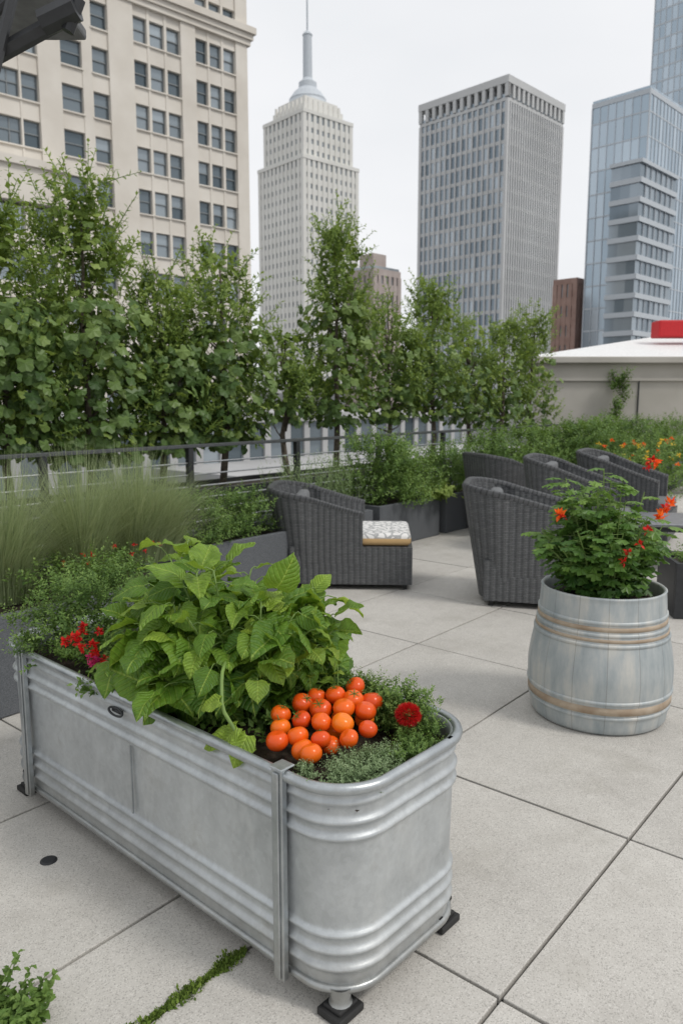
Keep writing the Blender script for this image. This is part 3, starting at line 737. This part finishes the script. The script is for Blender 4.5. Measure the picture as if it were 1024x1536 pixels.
aw=empty('red_awning',(0,0,0),0); mb=MB(); mb.box(8.6,14,21,21.6,3.3,3.75); mb.build('awning_box',M['red'],aw,bevel=.04)
mb=MB(); mb.box(9.8,9.9,21.2,21.3,2.6,3.3); mb.box(13,13.1,21.2,21.3,2.6,3.3); mb.build('awning_posts',M['darkmetal'],aw)
mb=MB(); crown(mb,(6.45,17.75),.22,.12,.4,2.15,240,10,.085,ln=.25,prof=lambda h:.9,tb=.4); mb.build('wall_climber',M['lf_fine'])
for x,y_,r,z1,t in ((5.4,15.4,.9,1.15,.3),(6.5,15.8,.7,.9,.4),(4.6,13.6,.9,1.15,.45),(5.7,13.4,.8,.85,.5),(3.8,12.2,.7,1.1,.4)):
    bush('shrub',(x,y_),r,.05,z1,460,size=.07,ln=.25,tb=t)
for nme,mt_,k in (('yellow_flowers','petal_yellow',26),('orange_flowers','petal_orange',16)):
    blooms(nme,[(4.1+R.uniform(-.6,.9),10.4+R.uniform(-.5,.5),.72+R.uniform(0,.35)) for _ in range(k)],.045,M[mt_],None,12)
bush('flower_bed_plants',(4.2,10.5),.85,.03,.85,420,size=.06,ln=.25,tb=.55,ry=.6)
q=empty('dark_box_planter',(2.78,5.62,0),rad(-8)); mb=MB(); t=.03
mb.box(-.3,.9,-.25,-.22,.004,.42); mb.box(-.3,.9,.22,.25,.004,.42); mb.box(-.3,-.27,-.22,.22,.004,.42); mb.box(.87,.9,-.22,.22,.004,.42)
mb.build('box_walls',M['darkmetal'],q,bevel=.004); mb=MB(); mb.box(-.27,.87,-.22,.22,.01,.37); mb.build('soil',M['soil'],q)
mb=MB(); crown(mb,(.3,0),.5,.18,.36,.5,260,9,.035,ln=.11,prof=lambda h:1,tb=.5); mb.build('herbs',M['lf_fine'],q)

mb=MB(); st=MB(); n=110; a=R.uniform(0,6.28,n); S=np.stack([-.90+R.uniform(-.14,.12,n),1.72+R.uniform(-.14,.08,n),np.zeros(n)],1)
shoots(mb,T_broads[1],S,np.stack([np.cos(a)*.5,np.sin(a)*.5,np.ones(n)],1),R.uniform(.08,.19,n),10,.034,tb=.4,stem=st,curve=.1)
fp=empty('low_shrub'); mb.build('leaves',M['lf_fine'],fp,smooth=True); st.build('stems',M['stem'],fp)

um=empty('cantilever_umbrella')
mb=MB(); mb.tube([(-2.0,2.3,0.06),(-2.0,2.3,3.1)],.04,12)
def bar3(a,b_,r,s=6): mb.tube([a,b_],r,s)
bar3((-2.0,2.3,2.05),(-.73,2.2,2.62),.022); bar3((-2.0,2.3,2.2),(-.80,2.2,2.72),.016)
bar3((-.93,2.18,2.47),(-.86,2.2,2.72),.014)
bar3((-.80,2.2,2.60),(-.705,2.19,2.635),.034,8); bar3((-.735,2.2,2.58),(-.70,2.2,2.66),.018,8)
bar3((-1.3,2.22,2.34),(-.86,2.2,2.68),.012)
mb.build('pole_and_arms',M['darkmetal'],um,smooth=False)
mb=MB(); mb.box(-1.6,-.90,2.3,2.9,2.86,2.90); mb.build('canopy_edge',M['cushion'],um,bevel=.01)
mb=MB(); mb.box(-2.3,-1.7,2.0,2.6,.004,.06); mb.build('base',M['darkmetal'],um)

# ================================================================ BUILDINGS
def tower(name,loc,rz,wx,wy,z0,z1,fh,nx,ny,pw,sh,wall,glass,p1=.15,p2=.35,pwy=None,roofp=.5,parapet=1.0):
    root=empty(name,(loc[0],loc[1],0),rz)
    g=MB(); w=MB()
    nf=int(round((z1-z0)/fh))
    for k in range(nf):
        za,zb=z0+k*fh,z0+(k+1)*fh
        for i in range(nx):
            xa,xb=wx*i/nx,wx*(i+1)/nx
            for yy in (0,wy): g.add([(xa,yy,za),(xb,yy,za),(xb,yy,zb),(xa,yy,zb)],[(0,1,2,3)],R.random()**1.3)
        for i in range(ny):
            ya,yb=wy*i/ny,wy*(i+1)/ny
            for xx in (0,wx): g.add([(xx,ya,za),(xx,yb,za),(xx,yb,zb),(xx,ya,zb)],[(0,1,2,3)],R.random()**1.3)
        w.box(-p1,wx+p1,-p1,wy+p1,za-sh/2,za+sh/2,R.random())
    pwy=pwy or pw
    for i in range(1,nx):
        x=wx*i/nx
        w.box(x-pw/2,x+pw/2,-p2,.05,z0,z1,R.random()); w.box(x-pw/2,x+pw/2,wy-.05,wy+p2,z0,z1,R.random())
    for i in range(1,ny):
        y=wy*i/ny
        w.box(-p2,.05,y-pwy/2,y+pwy/2,z0,z1,R.random()); w.box(wx-.05,wx+p2,y-pwy/2,y+pwy/2,z0,z1,R.random())
    c=max(pw,pwy)*.8; q=p2+.03
    for x in ((-q,c),(wx-c,wx+q)):
        for y in ((-q,c),(wy-c,wy+q)): w.box(*x,*y,z0,z1+.01,.5)
    g.build('glazing',M[glass],root); w.build('facade_frame',M[wall],root)
    r=MB(); r.box(-roofp,wx+roofp,-roofp,wy+roofp,z1+.02,z1+parapet); r.build('roof_parapet',M[wall],root)
    return root
B1=empty('limestone_office_building',(-9.3,80,0),rad(222))
wins=[(1.35,2.7),(2.95,4.25),(4.5,5.85),(7.4,8.8),(9.05,10.5),(10.75,12.15),(14.5,16.0),(16.9,18.8),(20.7,22.1),(22.25,24.9),(27,28.4),(28.7,30.1),(32,33.6),(35,36.6),(38.5,40),(42,43.5)]
g=MB();w=MB();fr=MB();LEN=48; z0,z1,fh=-30,47,3.62
zfl=np.arange(z0,z1,fh)
edges=[0]+[e for a in wins for e in a]+[LEN]
for i in range(0,len(edges),2):
    w.box(edges[i],edges[i+1],-1,.0+(.12 if edges[i+1]-edges[i]>1.2 else .0)+.001*i,z0,z1,.5+R.uniform(-.2,.2))
for zf in zfl:
    for (a,b_) in wins:
        w.box(a-.02,b_+.02,-.8,-.06,zf,zf+1.25,R.uniform(.2,.9))
        w.box(a-.08,b_+.08,-.3,.10,zf+1.25,zf+1.37,.7)
        zb_,zt_=zf+1.37,zf+fh
        w.box(a-.02,b_+.02,-.8,-.04,zt_-.12,zt_-.003,.5)
        t0=R.random(); mz=(zb_+zt_)/2
        g.add([(a,-.42,zb_),(b_,-.42,zb_),(b_,-.42,mz),(a,-.42,mz)],[(3,2,1,0)],t0**1.5*.8)
        g.add([(a,-.38,mz),(b_,-.38,mz),(b_,-.38,zt_),(a,-.38,zt_)],[(3,2,1,0)],min(1,(t0**1.5*.8+R.choice([0,.15,.6],p=[.4,.35,.25]))))
        fr.box(a,b_,-.40,-.32,mz-.05,mz+.05); fr.box(a,a+.09,-.40,-.33,zb_,zt_-.1); fr.box(b_-.09,b_,-.40,-.33,zb_,zt_-.1); fr.box(a,b_,-.4,-.335,zb_,zb_+.08); fr.box(a,b_,-.4,-.335,zt_-.2,zt_-.11)
        if b_-a>2: 
            for q in (1,2): x=a+(b_-a)*q/3; fr.box(x-.05,x+.05,-.40,-.33,zb_,zt_-.1)
w.box(0,LEN,-30,-1.02,z0,z1-.01,.5)
w.box(-.7,LEN,-30,.75,36.9,37.5,.7); w.box(-.5,LEN,-30,.5,36.4,36.898,.4); w.box(-.3,LEN,-30,.3,35.9,36.398,.6); w.box(-.4,LEN,-30,.4,47.0,48,.6)
for zf in zfl:
    if zf<16.5:
        w.box(19.6,LEN,.13,1.45,zf,zf+1.3,R.random())
        for a in (19.6,22.0,25.2,28.4,31.6,34.8): w.box(a,a+.9,.13,1.5,zf+1.3,zf+fh-.003,R.random())
        for a,b_ in ((20.5,22),(22.9,25.2),(26.1,28.4),(29.3,31.6),(32.5,34.8)):
            g.add([(a,1.0,zf+1.3),(b_,1.0,zf+1.3),(b_,1.0,zf+fh),(a,1.0,zf+fh)],[(3,2,1,0)],R.random())
            fr.box((a+b_)/2-.05,(a+b_)/2+.05,1.01,1.08,zf+1.3,zf+fh)
w.box(19.3,LEN,.13,2.1,20.0,20.6,.6); w.box(19.45,LEN,.13,1.8,17.3,19.998,.6)
g.build('window_glass',M['glassA'],B1); w.build('masonry',M['limestone'],B1); fr.build('window_frames',M['frame'],B1)

B2=empty('spire_skyscraper',(-12.5,300,0),rad(42))
def sect(parent,nm,h,za,zb,n,fh):
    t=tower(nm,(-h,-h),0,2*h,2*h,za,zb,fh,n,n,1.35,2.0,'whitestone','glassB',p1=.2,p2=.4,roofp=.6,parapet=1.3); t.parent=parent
sect(B2,'main_shaft',13.0,-32,86,11,3.7)
sect(B2,'upper_shaft',11.4,87.4,102,9,3.7)
w=MB()
for a,za,zb in ((9.2,103,106.5),(7.8,106.5,109.5)): w.box(-a,a,-a,a,za,zb,.6)
for s in range(-3,4):
    for q in (-1,1): w.box(s*2.4-.4,s*2.4+.4,q*9.2-.3,q*9.2+.3,103.3,108.2,.6); w.box(q*9.2-.3,q*9.2+.3,s*2.4-.4,s*2.4+.4,103.3,108.3,.6)
w.build('crown_steps',M['whitestone'],B2)
w=MB(); w.lathe([(7.4,109.5),(6.8,111),(6.9,111.6),(5.2,114.0),(3.4,115.6),(3.3,117.6),(2.4,118.2),(1.75,119.2),(1.65,133.5),(1.9,134),(1.2,135),(.35,135.5),(.3,150),(0,150)],24); w.build('spire',M['b4band'],B2)
B3=tower('ribbed_office_tower',(41,200),rad(45),26.5,27.3,-32,75,3.75,24,16,.5,.9,'b3stone','glassD',p1=.1,p2=.4,pwy=.42,roofp=.25,parapet=.8)
w=MB(); w.box(1,25.5,1,26.3,75.9,79,.1); w.build('crown_recess',M['frame'],B3)
w=MB()
for i in range(13): x=26.5*i/12; w.box(x-.5,x+.5,-.5,.5,75.9,79,.5)
for i in range(13): y=27.3*i/12; w.box(-.53,.5,y-.5,y+.5,75.9,78.99,.5)
w.box(-.6,27.1,-.6,27.9,79.01,80.8,.5); w.build('crown_frame',M['b3stone'],B3)
tower('glass_tower',(49.5,130),rad(45),34,9.8,-32,50.4,3.8,24,7,.10,.22,'b4band','glassC',p1=.05,p2=.10,roofp=.1,parapet=.8)
B4=empty('banded_glass_bay',(46.7,124.3,0),rad(45))
g=MB();w=MB()
for k in range(24):
    z=-32+k*2.93
    for j in range(7): xa=j*2.0; g.add([(xa,.3,z),(xa+2,.3,z),(xa+2,.3,z+2.93),(xa,.3,z+2.93)],[(0,1,2,3)],R.random()*.7)
    for j in range(3): ya=.3+j*1.6; g.add([(.25,ya,z),(.25,ya+1.6,z),(.25,ya+1.6,z+2.93),(.25,ya,z+2.93)],[(0,1,2,3)],R.random()*.7)
    w.box(0,14,0,5.2,z,z+.8,R.random())
w.box(-.1,14.1,-.1,5.3,38.32,38.9)
for j in range(1,7): w.box(j*2-.05,j*2+.05,.12,.32,-32,38.3)
g.build('bay_glazing',M['glassD'],B4); w.build('white_bands',M['b4band'],B4)
tower('tall_glass_tower',(104,233),rad(42),45,16,-32,160,4,22,9,.22,.45,'b4band','glassC',p1=.06,p2=.12,roofp=.1,parapet=.8)
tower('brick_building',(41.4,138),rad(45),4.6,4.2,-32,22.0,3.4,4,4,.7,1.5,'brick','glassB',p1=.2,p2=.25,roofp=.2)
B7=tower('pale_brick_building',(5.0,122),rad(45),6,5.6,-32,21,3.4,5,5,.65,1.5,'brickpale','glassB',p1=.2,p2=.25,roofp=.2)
w=MB(); w.box(1,4,1,4,22.0,24.5,.5); w.build('water_tank_house',M['brickpale'],B7)
tower('white_low_building',(*ctr(30,-20),),rad(50),70,18,-32,.4,3.6,44,8,.45,1.5,'whitewall','glassA',p1=.1,p2=.14,roofp=.3,parapet=.5)
tower('white_low_building',(*ctr(24,22),),rad(50),26,9,-32,-2.2,3.6,18,5,.45,1.4,'whitewall','glassA',p1=.1,p2=.14,roofp=.3,parapet=.6)
w=MB()
for i in range(150):
    a=R.uniform(-50,50); d=R.uniform(160,700); x=d*math.sin(rad(a)); y=d*math.cos(rad(a))
    h=R.uniform(-20,6)+d*.018; s=R.uniform(8,22)
    if (14<a<33 and d<260): continue
    w.box(x-s,x+s,y-s,y+s,-31.9,h+R.random()*.5,R.random())
w.build('distant_city_blocks',M['whitewall'])

# ================================================================ LIGHT, WORLD, CAMERA
wd=bpy.data.worlds.new('World'); sc.world=wd; wd.use_nodes=True; nt=wd.node_tree; bg=nt.nodes['Background']
sky=N(nt,'ShaderNodeTexSky',sky_type='NISHITA'); sky.sun_disc=False; sky.sun_elevation=rad(52); sky.sun_rotation=rad(118); sky.dust_density=3
tc=N(nt,'ShaderNodeTexCoord'); mp=N(nt,'ShaderNodeMapping'); mp.inputs['Scale'].default_value=(1,1,2.5); nt.links.new(tc.outputs['Generated'],mp.inputs[0])
cl=noise(nt,1.6,4,mp.outputs[0]); cc=ramp(nt,cl,[(.3,(.86,.88,.905)),(.7,(.98,.985,1.0))])
sc10=N(nt,'ShaderNodeVectorMath',operation='SCALE'); nt.links.new(cc,sc10.inputs[0]); sc10.inputs['Scale'].default_value=10.0
col=mix(nt,sky.outputs[0],sc10.outputs[0],.92)
nt.links.new(col,bg.inputs[0]); bg.inputs[1].default_value=.1
sun=bpy.data.lights.new('sun','SUN'); sun.energy=1.5; sun.angle=rad(12); sun.color=(1,.965,.91)
so=bpy.data.objects.new('sun',sun); link(so)
az=rad(118); el=rad(52); d=Vector((math.sin(az)*math.cos(el),math.cos(az)*math.cos(el),math.sin(el)))
so.rotation_euler=d.to_track_quat('Z','Y').to_euler(); so.location=(5,-5,12)
cam=bpy.data.cameras.new('camera'); co_=bpy.data.objects.new('camera',cam); link(co_)
co_.location=(0,0,1.6); co_.rotation_euler=(rad(81.6),0,0)
cam.sensor_fit='VERTICAL'; cam.sensor_height=36; cam.lens=26.6; cam.clip_end=6000; cam.clip_start=.05
cam.dof.use_dof=True; cam.dof.focus_distance=2.5; cam.dof.aperture_fstop=4.5
sc.camera=co_
sc.view_settings.view_transform='Standard'; sc.view_settings.look='None'; sc.view_settings.exposure=0
